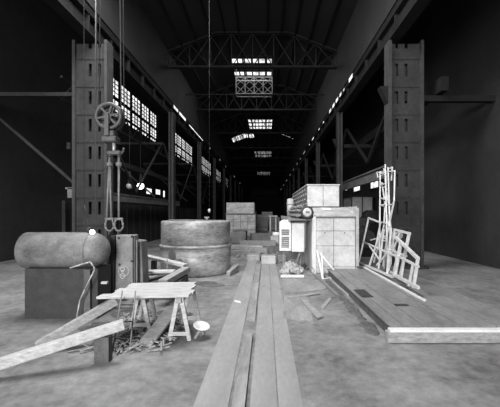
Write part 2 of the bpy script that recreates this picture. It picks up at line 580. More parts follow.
slab_px('steel_sheet', [(284, 296), (308, 297), (313, 321), (283, 319)], .02, 'plate', 'torn steel sheet lying under the crossed strips', 'steel sheet')
slab_px('scrap_board', [(301, 301), (305, 300), (323, 317), (317, 319)], .03, 'oldwood', 'short board lying askew on the torn steel sheet', 'board', None, .022)
slab_px('scrap_board', [(320, 308), (324, 309), (332, 299), (329, 298)], .02, 'oldwood', 'narrow board pointing towards the deck edge', 'board')
slab_px('scrap_board', [(286, 297), (290, 298.5), (320, 294), (319, 293)], .02, 'oldwood', 'thin strip lying along the edge of the large sheet', 'board', None, .021)
slab_px('steel_bar', [(314, 276), (316.5, 275), (340, 297), (336, 297)], .05, 'seam', 'long dark bar lying beside the deck, nearer the walkway', 'steel bar', 'bars beside the deck')
slab_px('steel_bar', [(320.5, 273), (322.5, 272.5), (349, 296), (346, 296)], .05, 'plate', 'long dull bar lying close against the deck edge', 'steel bar', 'bars beside the deck')
slab_px('wood_block', [(260, 282), (263, 282), (264, 287), (261, 287)], .06, 'oldwood', 'small wood block lying beside the centre plank', 'block')
slab_px('paper_scrap', [(234, 300), (240, 301), (241, 303), (235, 302)], .004, 'white', 'small white scrap lying on the walkway', 'scrap', None, .013)

# ================================================================== the big tank
TX, TY, TR, TH = -2.87, 13.58, 1.41, 2.08
t = thing('steel_tank', 'broad round steel tank in two courses with a seam ring around its middle', 'tank', (TX, TY, 0))
MB().lathe((TX, TY, 0), (0, 0, 1), [(0, TR - .05), (.03, TR - .01), (.1, TR), (1.08, TR), (1.10, TR - .02)], 72).build('lower_course', 'tank', t)
MB().lathe((TX, TY, 1.05), (0, 0, 1), [(0, TR - .02), (0, TR + .035), (.09, TR + .035), (.11, TR - .02)], 72).build('seam_ring', 'tank', t)
MB().lathe((TX, TY, 1.12), (0, 0, 1), [(0, TR - .02), (.90, TR - .02), (.94, TR - .03), (.965, TR - .06), (.97, TR - .11)], 72).build('upper_course', 'tank', t)
MB().lathe((TX, TY, 2.07), (0, 0, 1), [(0, .45), (.04, .45), (.05, .40)], 32).build('manhole_lid', 'seam', t)
for a, z, r in ((-2.04, .82, .18), (-1.80, .57, .13)):
    d = Vector((math.cos(a), math.sin(a), 0))
    MB().cyl(Vector((TX, TY, z)) + d * (TR - .05), Vector((TX, TY, z)) + d * (TR + .012), r, 20).build('nozzle_plug', 'seam', t)['label'] = 'dark round plug low on the tank side'
one('iron_rod', MB().cyl((TX - .9, TY - .75, 2.12), (TX + .15, TY - .9, 2.12), .025, 8), 'seam', 'thin iron rod lying on top of the big tank', 'rod', (TX - .4, TY - .8, 2.08))
bf = thing('pipe_fitting', 'small upright fitting standing on the rim of the big tank', 'fitting', (-2.4, 13.4, 2.08))
MB().cyl((-2.4, 13.4, 2.08), (-2.4, 13.4, 2.22), .06, 12).build('body', 'casting', bf)
MB().box(-2.5, -2.3, 13.36, 13.44, 2.2, 2.25).build('handle', 'casting', bf)
hk = thing('hanging_chain', 'thin chain with a small weight hanging above the big tank', 'chain', (-2.32, 13.5, 2.5))
MB().cyl((-2.32, 13.5, 2.55), (-2.32, 13.5, 13.25), .003, 6).build('line', 'rope', hk)
MB().ball((-2.32, 13.5, 2.5), .06, 10, 7, (1, 1, 1.4)).build('weight', 'polished', hk)
ck = MB()
ck.hexa([(-1.52, 12.6, 0), (-1.36, 12.5, 0), (-1.1, 13.5, 0), (-1.3, 13.6, 0)], [(-1.52, 12.6, .16), (-1.36, 12.5, .16), (-1.1, 13.5, .3), (-1.3, 13.6, .3)])
one('wooden_chock', ck, 'oldwood', 'wedge shaped timber chock at the foot of the big tank', 'chock', (-1.3, 13, 0), None, .01)
mp = MB()
rr = random.Random(8)
for cx_, cy_, R_ in ((-2.05, 11.2, .55), (-1.75, 10.9, .4)):
    ring = [(cx_ + R_ * rr.uniform(.7, 1.15) * math.cos(a * .5236), cy_ + R_ * .7 * rr.uniform(.7, 1.15) * math.sin(a * .5236)) for a in range(12)]
    mp.add([(x, y, .004) for x, y in ring] + [(cx_ + (x - cx_) * .7, cy_ + (y - cy_) * .7, .03 + rr.uniform(0, .03)) for x, y in ring],
           [(i, (i + 1) % 12, (i + 1) % 12 + 12, i + 12) for i in range(12)] + [list(range(12, 24))])
so = mp.build('dark_patch', 'darkwood', None, (-2, 11, 0)); so['kind'] = 'stuff'; so['label'] = 'dark sweepings on the floor before the big tank'; so['category'] = 'dark_patch'

# ================================================================== boiler casing
BX0, BX1, BY0, BY1 = 1.87, 3.58, 13.0, 17.5
t = thing('boiler_casing', 'pale sheet steel boiler casing with a panelled front and sloping top', 'boiler', ((BX0 + BX1) / 2, 15, 0))
bd = MB()
prof = [(BY0 + .04, 0), (BY0 + .04, 2.25), (14.6, 2.62), (BY1, 2.62), (BY1, 0)]
vs = [(BX0 + .02, y, z) for y, z in prof] + [(BX1 - .02, y, z) for y, z in prof]
bd.add(vs, [(4, 3, 2, 1, 0), (5, 6, 7, 8, 9)] + [(i, (i + 1) % 5, (i + 1) % 5 + 5, i + 5) for i in range(5)])
bd.build('body', 'seam', t)
xs = [BX0 + .1, BX0 + .80, BX1 - .06]
zs = [.02, .27, 1.10, 1.69, 2.2]
for i in range(2):
    for j in range(4):
        p = MB().box(xs[i] + .008, xs[i + 1] - .008, BY0, BY0 + .05, zs[j] + .008, zs[j + 1] - .008).build('front_panel', 'boiler', t, None, .012)
        if j == 2:
            MB().cyl(((xs[i] + xs[i + 1]) / 2, BY0 - .02, zs[j + 1] - .07), ((xs[i] + xs[i + 1]) / 2, BY0 + .02, zs[j + 1] - .07), .025, 10).build('knob', 'dark', p)
MB().box(BX0 - .01, BX0 + .1, BY0 - .02, BY0 + .1, 0, 2.3).build('corner_angle', 'white', t, None, .01)
MB().box(BX1 - .04, BX1 + .07, BY0 - .06, BY0 + .16, 0, 2.6).box(BX1 - .0, BX1 + .05, BY0 + .1, 14.7, 2.0, 2.66).build('side_post', 'top', t, None, .01)
hd = MB().hexa([(BX0, BY0 - .03, 2.26), (BX1, BY0 - .03, 2.26), (BX1, 14.6, 2.625), (BX0, 14.6, 2.625)], [(BX0, BY0 - .03, 2.3), (BX1, BY0 - .03, 2.3), (BX1, 14.6, 2.665), (BX0, 14.6, 2.665)])
ho = hd.build('hood_sheet', 'top', t)
MB().box(2.35, 2.75, 13.9, 14.2, 2.52, 2.62).build('hatch', 'white', ho, None, .01)
ss = MB().box(BX0 - .03, BX0 + .01, BY0 + .12, 16.4, .03, 2.2).build('side_sheet', 'white', t)
ss['label'] = 'bright white side sheet'
MB().box(BX0 - .03, BX0 + .01, 16.45, BY1, .03, 2.2).build('side_sheet', 'boiler', t)
MB().box(BX0 + .1, BX1 - .06, BY0 - .02, BY0 + .03, 0, .05).build('sill_bar', 'seam', t)

t = thing('upper_casing', 'long pale box casing with rivet rows lying on the boiler casing', 'casing', (2.5, 18, 2.66))
MB().box(1.80, 3.22, 14.5, 22.4, 2.67, 3.62).build('body', 'rivet', t)
for i, (xa, xb) in enumerate(((1.82, 2.50), (2.52, 3.21))):
    MB().box(xa, xb, 14.46, 14.52, 2.69, 3.60).build('front_panel', 'boiler', t, None, .012)
rv = MB()
for j in range(4):
    for i in range(9):
        MB().ball((1.80, 14.8 + i * .84 + (j % 2) * .42, 2.8 + j * .22), .04, 8, 5).build('rivet', 'top', t)
MB().box(1.78, 3.24, 14.44, 22.44, 3.61, 3.66).build('lid', 'boiler', t)
# support under its overhanging far end
MB().box(1.9, 3.1, 17.6, 22.3, 0, 2.67).build('cradle', 'darkwood', t)

# header drum along the side
t = thing('header_drum', 'corroded header drum with stub pipes lying along the boiler side', 'drum', (1.62, 16, 0))
MB().lathe((1.62, 13.0, 2.42), (0, 1, 0), [(0, .15), (.03, .2), (8.0, .2), (8.05, .15)], 28).build('shell', 'rivet', t)
e = MB().lathe((1.62, 12.86, 2.42), (0, 1, 0), [(0, .13), (.03, .17), (.12, .185)], 24).build('end_cap', 'boiler', t)
MB().ring((1.62, 13.0, 2.42), (0, 1, 0), .22, .05, 8, 6).build('end_flange', 'dark', e)
MB().box(1.55, 1.70, 12.84, 12.88, 2.40, 2.47).build('hand_hole', 'seam', e)
rr = random.Random(5)
for i in range(22):
    y = 13.3 + i * .33
    for a in (2.2, 2.9, 3.6):
        d = Vector((math.cos(a), 0, math.sin(a)))
        MB().cyl(Vector((1.62, y, 2.42)) + d * .18, Vector((1.62, y, 2.42)) + d * (.30 + rr.uniform(0, .1)), .05, 8).build('stub_pipe', 'seam', t)
sh = MB().box(.95, 1.8, 13.2, 20.5, 2.10, 2.16)
for i in range(14):
    sh.box(.9, 1.0, 13.3 + i * .5, 13.42 + i * .5, 2.05, 2.24)
sh.build('shelf', 'rivet', t)
for y in (15.6, 18.2, 20):
    MB().box(1.70, 1.80, y, y + .1, 0, 2.2).build('post', 'seam', t)
    MB().box(1.5, 1.74, y, y + .1, 2.16, 2.3).build('saddle', 'seam', t)
v = thing('vertical_cylinder', 'short grey cylinder standing upright on the shelf beside the upper casing', 'cylinder', (1.45, 19.6, 2.16))
MB().lathe((1.45, 19.6, 2.16), (0, 0, 1), [(0, .2), (1.05, .2), (1.1, .12)], 20).build('body', 'boiler', v)
MB().lathe((1.45, 19.6, 2.9), (0, 0, 1), [(0, .2), (0, .235), (.06, .235), (.06, .2)], 20).build('band', 'top', v)

# louvred cabinet and white panel hanging at the boiler side
t = thing('louvred_cabinet', 'white louvred cabinet with a plain door hanging beside the boiler casing', 'cabinet', (1.1, 14, 0))
MB().box(.55, 1.66, 13.75, 14.5, .95, 2.05).build('body', 'seam', t)
dr = MB().box(1.06, 1.58, 13.55, 13.72, .80, 1.98).build('door', 'white', t, None, .02)
dr['label'] = 'plain white door'
fr = MB()
fr.box(.56, .64, 13.62, 13.74, .84, 2.0).box(.96, 1.03, 13.62, 13.74, .84, 2.0).box(.64, .96, 13.62, 13.74, .84, .96).box(.64, .96, 13.62, 13.74, 1.42, 1.48).box(.64, .96, 13.62, 13.74, 1.72, 2.0)
fr.hexa([(.56, 13.62, 2.0), (1.03, 13.62, 2.0), (1.03, 13.74, 2.0), (.56, 13.74, 2.0)], [(.66, 13.62, 2.12), (.9, 13.62, 2.12), (.9, 13.74, 2.12), (.66, 13.74, 2.12)])
lo = fr.build('louvre_frame', 'white', t)
sl = MB()
for i in range(8):
    z = .98 + i * .09
    if abs(z - 1.44) > .04:
        sl.hexa([(.64, 13.64, z), (.96, 13.64, z), (.96, 13.72, z + .05), (.64, 13.72, z + .05)], [(.64, 13.64, z + .02), (.96, 13.64, z + .02), (.96, 13.72, z + .07), (.64, 13.72, z + .07)])
sl.build('louvre_slats', 'top', lo)
MB().cyl((.28, 13.9, 1.5), (.58, 13.9, 1.5), .09, 16).build('duct', 'boiler', t)
for (x, y, x2) in ((1.5, 13.9, 1.15), (.75, 14.3, .75), (1.5, 14.4, 1.5)):
    MB().bar((x, y, .98), (x2, y - .1, 0), .06).build('leg', 'oldwood', t)

# rubble heap behind a low board
bx = MB().box(.55, 1.42, 12.30, 12.36, 0, .09)
one('low_board', bx, 'white', 'low white board edging the rubble heap', 'board', (1, 12.33, 0))
rr = random.Random(11)
for i in range(58):
    lay = 0 if i < 28 else 1 if i < 46 else 2
    sp = (.40, .28, .15)[lay]
    x = 1.0 + rr.uniform(-sp, sp)
    yy = 12.95 + rr.uniform(-sp, sp) * 1.1
    z = (.08, .21, .34)[lay] + rr.uniform(-.02, .04)
    r_ = rr.uniform(.07, .125)
    one('rubble_stone', MB().stone((x, yy, z), r_, 100 + i), 'brick', 'pale broken stone in the heap by the boiler casing', 'stone', (x, yy, z - .05), 'stones of the rubble heap')
one('wire_hoop', MB().ring((1.66, 12.55, .19), (0.1, 1, .18), .17, .012, 32, 6), 'seam', 'thin wire hoop leaning beside the rubble heap', 'hoop', (1.66, 12.5, 0))

# white V shaped bracket of bars in front of the boiler casing
t = thing('angle_bracket', 'white bracket of thin bars propped against the boiler front', 'bracket', G(323, 280))
pA, pB, pC, pD = P(317, 251, 12.85), G(323, 280), P(321.5, 253, 12.85), P(334, 270, 12.2)
MB().bar(pA, pB, .06).build('long_bar', 'white', t)
MB().bar(pC, P(323, 279, 12.0), .045).build('upright_bar', 'white', t)
MB().bar(P(319.5, 253, 12.8), pD, .05).build('slant_bar', 'white', t)
MB().bar(pB + Vector((0, 0, .03)), G(331, 279) + Vector((0, 0, .03)), .06, .05).build('foot_bar', 'white', t)

# ================================================================== deck of plates beside the columns
t = thing('loading_deck', 'low deck of worn boards and plates in front of the leaning frames', 'deck', (3.8, 9.5, 0))
rr = random.Random(3)
x = 2.36
while x < 5.1:
    wd = rr.choice((.26, .32, .38))
    x2 = min(5.15, x + wd)
    y_end = 12.75 if x < 3.7 else 13.9
    MB().box(x + .006, x2 - .006, 6.3, y_end, .21 + rr.uniform(-.006, .006), .25 + rr.uniform(-.006, .006)).build('deck_board', 'deck', t)
    x = x2
for y in (6.6, 8.2, 9.8, 11.4, 12.5):
    MB().box(2.45, 5.1, y, y + .14, 0, .205).build('bearer', 'darkwood', t)
MB().box(2.40, 2.48, 6.5, 12.7, 0, .2).build('edge_beam', 'darkwood', t)
one('square_timber', MB().box(2.25, 4.9, 6.08, 6.26, .0, .19), 'oldwood', 'heavy square timber lying along the near end of the deck', 'timber', (3.5, 6.1, 0), None, .01)
one('white_board', MB().box(2.30, 4.7, 6.10, 6.24, .192, .235), 'white', 'white painted board lying on the heavy square timber', 'board', (3.4, 6.2, .19))
one('deck_patch', MB().box(2.44, 2.74, 8.4, 9.2, .257, .268), 'dark', 'dark square patch plate lying on the deck', 'plate', (2.6, 8.8, .25))
one('deck_patch', MB().box(3.0, 3.3, 7.6, 7.75, .257, .268), 'dark', 'short dark strip lying on the deck nearer the square timber', 'plate', (3.1, 7.7, .25))
one('wooden_batten', MB().box(3.82, 3.88, 8.0, 13.6, .258, .30), 'white', 'long pale batten along the deck under the leaning frames', 'batten', (3.85, 10.5, .25))

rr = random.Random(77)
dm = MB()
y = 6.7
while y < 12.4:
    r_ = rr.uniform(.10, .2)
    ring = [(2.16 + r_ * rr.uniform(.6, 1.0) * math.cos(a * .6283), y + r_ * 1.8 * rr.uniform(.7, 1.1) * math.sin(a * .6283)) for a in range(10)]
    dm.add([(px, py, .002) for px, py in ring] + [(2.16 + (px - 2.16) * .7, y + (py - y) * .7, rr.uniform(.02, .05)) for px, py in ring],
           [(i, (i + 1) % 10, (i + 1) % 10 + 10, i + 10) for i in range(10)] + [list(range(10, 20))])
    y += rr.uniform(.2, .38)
o = dm.build('dark_patch', 'darkwood', None, (2.16, 9.5, 0))  # low dark pieces laid down as the deck's edge shadow
o['kind'] = 'stuff'; o['label'] = 'dark strip put in for the edge shadow along the foot of the deck'; o['category'] = 'dark_patch'

# ================================================================== leaning white frames
def L(px, py, off=0.0, x0=3.95, k=.16):
    """point of the leaning plane (its foot on the deck along x0, tilted towards the columns)"""
    u, v = (px - CX) / F, (CY - py) / F
    d = (x0 + off - k * .25 + k * EYE) / (u - k * v)
    return Vector((u * d, d, max(.30, EYE + v * d)))
def frame_thing(name, label, bars, off, wd, x0=3.95, k=.16):
    pts = [(L(a[0], a[1], off, x0, k), L(c[0], c[1], off, x0, k), nm, q) for a, c, nm, q in bars]
    lo = min((p for a, c, _, _ in pts for p in (a, c)), key=lambda p: p.z)
    t = thing(name, label, 'frame', (lo.x, lo.y, max(.25, lo.z)), 'white frames leaning by the deck')
    for a, c, nm, q in pts:
        d = (c - a).normalized() * wd * .45
        MB().bar(a - d, c + d, wd * q, wd * q).build(nm, 'frame', t)
    return t
frame_thing('metal_frame', 'wide white lattice frame leaning at the deck edge, lowest and longest of the bundle', [
    ((368.6, 218), (358.8, 264), 'stile', 1), ((368.6, 218), (380.5, 222.5), 'rail', 1), ((380.5, 222.5), (375.5, 247.5), 'stile', .8),
    ((363.8, 242), (397, 256.5), 'rail', 1), ((378.6, 238), (369.7, 265), 'stile', 1), ((384, 230), (378.5, 268), 'stile', .8),
    ((391, 229), (387, 273), 'stile', 1), ((397, 256), (393, 276), 'stile', .9), ((390, 250), (377, 265), 'brace', .8), ((369.5, 246), (379, 259), 'brace', .8),
    ((358.8, 264), (393, 277), 'rail', 1.2), ((371, 240), (386, 236), 'brace', .7)], 0.0, .055)
frame_thing('metal_frame', 'white frame with a tall square corner leaning behind the wide lattice frame', [
    ((394.8, 229.6), (409.6, 233.4), 'rail', 1.1), ((409.2, 233), (400.5, 276), 'stile', 1.2), ((394.8, 229.6), (388.5, 271), 'stile', 1),
    ((399.5, 233.5), (393.5, 250), 'brace', .7), ((391.5, 250.5), (406, 256), 'rail', 1), ((388.5, 271), (400.5, 277), 'rail', 1)], .12, .06)
frame_thing('metal_frame', 'white frame with a slanting top rail leaning nearest the square timber', [
    ((396.3, 237.7), (418, 258.5), 'rail', 1.3), ((400.7, 243.6), (394.8, 275), 'stile', 1.3), ((397, 255.5), (418, 266.5), 'rail', 1),
    ((413, 265), (409, 285), 'stile', 1), ((394.8, 275), (418, 287.5), 'rail', 1.3), ((418, 258.5), (413.5, 287), 'stile', 1.1), ((404, 259), (401, 279), 'stile', .9)], -.10, .06)
frame_thing('metal_frame', 'tall narrow white frame with rungs standing upright in the bundle', [
    ((380.2, 172), (379.5, 262), 'stile', 1), ((385.2, 165), (387.5, 267), 'stile', 1), ((380.4, 185), (385.2, 183.5), 'rung', .9), ((380.4, 198), (386, 199.5), 'rung', .9),
    ((380.2, 205.5), (386.2, 204), 'rung', .9), ((380.2, 174), (385.2, 172.5), 'rung', .9), ((380, 222), (386.5, 223), 'rung', .9), ((380, 240), (387, 241), 'rung', .9)], .22, .05)
frame_thing('metal_frame', 'tall white frame with an open square top behind the runged frame', [
    ((377, 172.6), (394.8, 170.8), 'rail', 1), ((377, 172.6), (377.8, 177.5), 'stile', 1), ((377.8, 177.5), (388, 173), 'brace', .8),
    ((394.8, 171), (394.2, 200), 'stile', 1), ((394.2, 200), (387.5, 232), 'stile', 1), ((388, 168), (391, 264), 'stile', 1),
    ((382, 206), (391, 204.5), 'rung', .9), ((387.5, 232), (384, 268), 'stile', 1)], .34, .05)
frame_thing('metal_frame', 'slender crooked white frame of two bars crossing the tall bundle', [
    ((384, 169), (390, 222), 'stile', 1), ((388.2, 169), (392.2, 167.4), 'rail', 1), ((392.2, 167.4), (391.4, 180), 'stile', .9),
    ((390, 222), (396.5, 262), 'stile', 1), ((383, 232), (380.5, 262), 'stile', 1), ((383, 232), (390, 222), 'rail', 1)], .44, .05)
frame_thing('metal_frame', 'narrow twisted white frame wedged between the runged frame and the wide lattice frame', [
    ((381.8, 183), (388.5, 226), 'stile', 1), ((386.5, 176), (384, 226), 'stile', 1), ((382.5, 188), (386, 186), 'rung', .9), ((384, 226), (374, 262), 'stile', 1),
    ((388.5, 226), (383, 266), 'stile', 1), ((381, 236), (386.5, 239), 'rung', .9), ((378, 248), (385.5, 251), 'rung', .9)], .28, .045)
# scrap about the feet of the frames
one('scrap_board', MB().box(3.55, 3.9, 12.9, 13.7, .258, .32), 'darkwood', 'dark short board lying on the deck by the boiler post', 'board', (3.7, 13.3, .25))
one('lamp_shade', MB().lathe((4.75, 11.9, 1.6), (0.3, -1, .1), [(0, .04), (.02, .12), (.1, .14)], 16), 'polished', 'small bright lamp reflector behind the white frames', 'lamp', (4.75, 11.9, 1.5))

# ================================================================== crane block, slings and the casting
DH = 8.5
k = DH / F
HX, HZ = P(110, 117, DH).x, P(110, 117, DH).z
t = thing('crane_block', 'big crane hook block with spoked sheave hanging over the casting', 'crane hook', (HX, DH, P(0, 156, DH).z))
for dy in (-.09, .09):
    sv = MB()
    sv.ring((HX, DH + dy, HZ), (0, 1, 0), .31, .045, 40, 8)
    sv.cyl((HX, DH + dy - .05, HZ), (HX, DH + dy + .05, HZ), .09, 16)
    for i in range(6):
        a = i * math.pi / 3 + .2
        d = Vector((math.cos(a), 0, math.sin(a)))
        sv.bar(Vector((HX, DH + dy, HZ)) + d * .06, Vector((HX, DH + dy, HZ)) + d * .3, .05, .035, (0, 1, 0))
    sv.build('sheave', 'hook', t)
for dy in (-.18, .18):
    MB().box(HX - .05, HX + .05, DH + dy - .02, DH + dy + .02, P(0, 137, DH).z, HZ + .05).build('cheek_strap', 'hook', t)
z0, z1 = P(0, 143, DH).z, P(0, 131, DH).z
hs = MB()
hs.box(HX - .17, HX + .21, DH - .15, DH + .15, z0, z0 + .16).box(HX - .12, HX + .16, DH - .13, DH + .13, z0 + .14, z1)
hs.build('housing', 'hook', t, None, .03)
SX = P(114, 0, DH).x
MB().cyl((SX, DH, P(0, 154, DH).z), (SX, DH, z0 + .02), .042, 14).build('shank', 'polished', t)
cr = MB().box(P(108, 0, DH).x, P(121, 0, DH).x, DH - .08, DH + .08, P(0, 155, DH).z, P(0, 151, DH).z).build('crosshead', 'hook', t, None, .02)
for s, px in ((-1, 107.5), (1, 121.5)):
    hh = MB()
    c = P(px, 153, DH)
    hh.tube([c + Vector((-s * .08, 0, -.02)), c + Vector((0, 0, -.01)), c + Vector((s * .05, 0, .05)), c + Vector((s * .055, 0, .13))], .028, 8)
    hh.build('hook_arm', 'hook', t)
for s, px in ((-1, 110), (1, 119)):
    hh = MB().ball(P(px, 155, DH), .05, 10, 7)
    hh.build('pivot', 'hook', t)
# ropes up to the crane
rp = MB()
for dx, dy in ((-.33, -.09), (.33, -.09), (-.33, .09), (.33, .09)):
    rp.cyl((HX + dx, DH + dy, HZ), (HX + dx * .8, DH + dy, 11.2), .014, 6)
rp.build('hoist_rope', 'rope', t)
# slings
ztop, zbot = P(0, 157, DH).z, P(0, 219, DH).z
def sling(px, lines, label):
    x = P(px, 0, DH).x
    s_ = thing('lifting_sling', label, 'sling', (x, DH, zbot), 'slings under the crane block')
    MB().lathe((x, DH, P(0, 167, DH).z), (0, 0, 1), [(0, .03), (.04, .075), (.1, .075), (.14, .03), (ztop - P(0, 167, DH).z, .026)], 12).build('socket', 'sling', s_)
    for dx0, dx1 in lines:
        MB().cyl((x + dx0, DH, P(0, 166, DH).z), (x + dx1, DH, zbot), .028, 8).build('sling_leg', 'sling', s_)
    MB().cyl((x + (-.11), DH, zbot), (x + .11, DH, zbot), .032, 10).build('shackle_pin', 'sling', s_)
    sh = MB()
    cz = zbot - .20
    for sx in (-1, 1):
        sh.tube([(x + sx * .07, DH, zbot), (x + sx * .10, DH, zbot - .1), (x + sx * .11, DH, zbot - .2), (x + sx * .06, DH, zbot - .29)], .026, 8)
    sh.tube([(x - .06, DH, zbot - .29), (x, DH, zbot - .31), (x + .06, DH, zbot - .29)], .026, 8)
    sh.build('shackle', 'sling', s_)
    return s_
sling(109.5, ((-.01, -.07), (.01, .045)), 'paired sling legs ending in a shackle, on the drum side of the hook block')
sling(118.8, ((0, 0),), 'single sling leg ending in a shackle, over the bolted plate')

# casting: upright bolted plate box
D2 = 8.3
def X(px, d=D2):
    return (px - CX) / F * d
zt = P(0, 235, D2).z
t = thing('machine_casting', 'upright steel casting with a bolted front plate slung under the crane block', 'casting', (X(124), D2 + .3, 0))
MB().box(X(114), X(134), D2 + .03, D2 + .30, 0, zt).build('body', 'casting', t, None, .02)
fp = MB().box(X(116.5), X(133.2), D2 - .03, D2 + .03, .15, zt - .02).build('front_plate', 'casting', t, None, .01)
for px, py in ((119, 238), (132, 236.5), (119.5, 264.5), (132, 261)):
    c = P(px, py, D2 - .03)
    MB().lathe(c + Vector((0, -.03, 0)), (0, 1, 0), [(0, .018), (.012, .03), (.05, .03)], 8).build('bolt', 'flange', fp)
ck = MB()
for py, r in ((269, .05), (276, .06), (271.5, .02)):
    ck.ring(P(122.5, py, D2 - .036), (0, 1, 0), r, .007, 20, 5)
ck.ring(P(123.5, 271, D2 - .036), (0, 1, 0), .13, .005, 24, 5)
ck.build('chalk_mark', 'chalk', fp)
MB().hexa([(X(107.5), D2 - .06, 0), (X(114), D2 - .06, 0), (X(115.5), D2 + .1, 0), (X(107.5), D2 + .1, 0)],
          [(X(111.5), D2 - .06, zt - .01), (X(116), D2 - .06, zt - .01), (X(116), D2 + .1, zt - .01), (X(111.5), D2 + .1, zt - .01)]).build('side_flange', 'flange', t, None, .01)
lg = MB()
for px in (110, 119):
    lg.ring((X(px, DH), DH, zt + .01), (1, 0, 0), .06, .02, 16, 6)
lg.build('lifting_lug', 'hook', t)
MB().hexa([(X(120), D2 + .3, 0), (X(140), D2 + .3, 0), (X(140), D2 + .75, 0), (X(120), D2 + .75, 0)],
          [(X(120), D2 + .3, 1.72), (X(136.5), D2 + .3, 1.66), (X(136.5), D2 + .75, 1.66), (X(120), D2 + .75, 1.72)]).build('side_block', 'rivet', t, None, .015)
MB().box(X(134), X(135.3), D2 + .12, D2 + .2, 0, 1.71).build('rib', 'casting', t)

# domed vessel on its dark cradle
VD = 7.78
vx, vz, vr = X(93.5, VD), P(0, 250, VD).z, .42
t = thing('domed_vessel', 'smooth grey domed vessel lying beside the bolted casting', 'vessel', (vx - .5, VD, 0))
pr = [(0, vr)] + [(1.5 + vr * .98 * math.sin(a), max(.001, vr * math.cos(a))) for a in [i * math.pi / 24 for i in range(13)]]
MB().lathe((vx - 1.55, VD, vz), (1, 0, 0), pr, 40, True, False).build('shell', 'casting', t)
MB().ring((vx - .02, VD, vz), (1, 0, 0), vr, .012, 40, 6).build('seam_band', 'rivet', t)
cr = MB().box(vx - 1.4, vx + .25, VD - .3, VD + .35, 0, vz - vr + .03)
cr.build('cradle', 'dark', t)
MB().box(vx - .02, vx + .12, VD - .38, VD - .3, 0, vz - vr + .02).build('cradle_post', 'darkwood', t)
MB().box(X(103, 7.5), X(109, 7.5), 7.4, 7.48, P(0, 284, 7.4).z, P(0, 282, 7.4).z).build('step_bar', 'boiler', t)
lp = thing('hand_lamp', 'small white globe lamp hanging on a cord before the domed vessel', 'lamp', P(92, 232, 7.2))
c = P(92.3, 232, 7.2)
MB().ball(c, .055, 14, 9).build('globe', 'bulb', lp)
MB().lathe(c + Vector((-.05, 0, .03)), (-.5, -.1, .35), [(0, .04), (0, .07), (.05, .06), (.09, .03)], 14).build('socket', 'dark', lp)
MB().tube([c + Vector((-.1, 0, .06)), P(88, 218, 7.2), P(84, 205, 7.2), P(84, -120, 7.2)], .007, 5).build('cord', 'dark', lp)
hs = MB()
hs.tube([P(70, 268, 7.25), P(83, 264, 7.25), P(90, 262, 7.25), P(94, 267, 7.25), P(94.5, 270, 7.25), P(85, 289, 7.25), P(80, 300, 7.25), (X(76, 7.25), 7.25, .02)], .016, 8)
one('bent_pipe', hs, 'polished', 'thin bent pipe curling in front of the domed vessel', 'pipe', (X(80, 7.25), 7.25, 0))
one('hoist_rope', MB().cyl(P(95.5, 232, 9.3), P(95.5, -60, 9.3), .012, 6), 'rope', 'lone rope hanging straight down behind the domed vessel', 'rope', P(95.5, 232, 9.3))

# ================================================================== work bench of planks on trestles
bz = .86
ys = [6.18, 6.42, 6.66, 6.90, 7.14, 7.40]
xl = [-3.12, -2.95, -3.0, -2.9, -2.95]
xr = [-1.45, -1.42, -1.52, -1.50, -1.56]
lab = ['front plank of the trestle bench, longest at the casting end', 'second plank from the front of the trestle bench', 'middle plank of the trestle bench',
       'fourth plank from the front of the trestle bench', 'back plank of the trestle bench, nearest the timber pile']
for i in range(5):
    one('bench_plank', MB().hexa([(xl[i], ys[i] - .12, bz - .045), (xr[i], ys[i] + .01, bz - .045), (xr[i], ys[i + 1] - .008, bz - .045), (xl[i], ys[i + 1] - .128, bz - .045)],
                                 [(xl[i], ys[i] - .12, bz), (xr[i], ys[i] + .01, bz), (xr[i], ys[i + 1] - .008, bz), (xl[i], ys[i + 1] - .128, bz)]), 'wood', lab[i], 'plank', ((xl[i] + xr[i]) / 2, ys[i], bz - .045), 'planks of the trestle bench', .006)
def trestle(x, ya, yb, label):
    t = thing('wooden_trestle', label, 'trestle', (x, (ya + yb) / 2, 0), 'trestles under the plank bench')
    MB().box(x - .05, x + .05, ya, yb, bz - .14, bz - .05).build('ridge_beam', 'oldwood', t)
    for y in (ya + .08, yb - .14):
        for s in (-1, 1):
            MB().bar((x + s * .035, y, bz - .06), (x + s * .19, y, 0), .075, .045, (0, 1, 0)).build('leg', 'wood', t)
        MB().box(x - .19, x + .19, y - .04, y - .015, .10, .17).build('cross_tie', 'wood', t)
    return t
trestle(-1.63, 6.14, 7.30, 'pale wooden trestle under the tank end of the plank bench')
trestle(-2.55, 6.62, 7.24, 'wooden trestle under the casting end of the plank bench, behind the ladder')
# thin steel ladder leaning on the bench
t = thing('rung_ladder', 'thin steel rung ladder leaning on the front of the plank bench', 'ladder', (-2.6, 5.95, 0))
a0, a1 = Vector((-2.66, 5.72, 0)), Vector((-2.62, 6.02, .98))
b0, b1 = Vector((-2.36, 5.72, 0)), Vector((-2.38, 6.02, .98))
MB().cyl(a0, a1, .014, 8).build('rail', 'seam', t)
MB().cyl(b0, b1, .014, 8).build('rail', 'seam', t)
for f in (.2, .48, .76):
    MB().cyl(a0.lerp(a1, f), b0.lerp(b1, f), .012, 8).build('rung', 'flange', t)

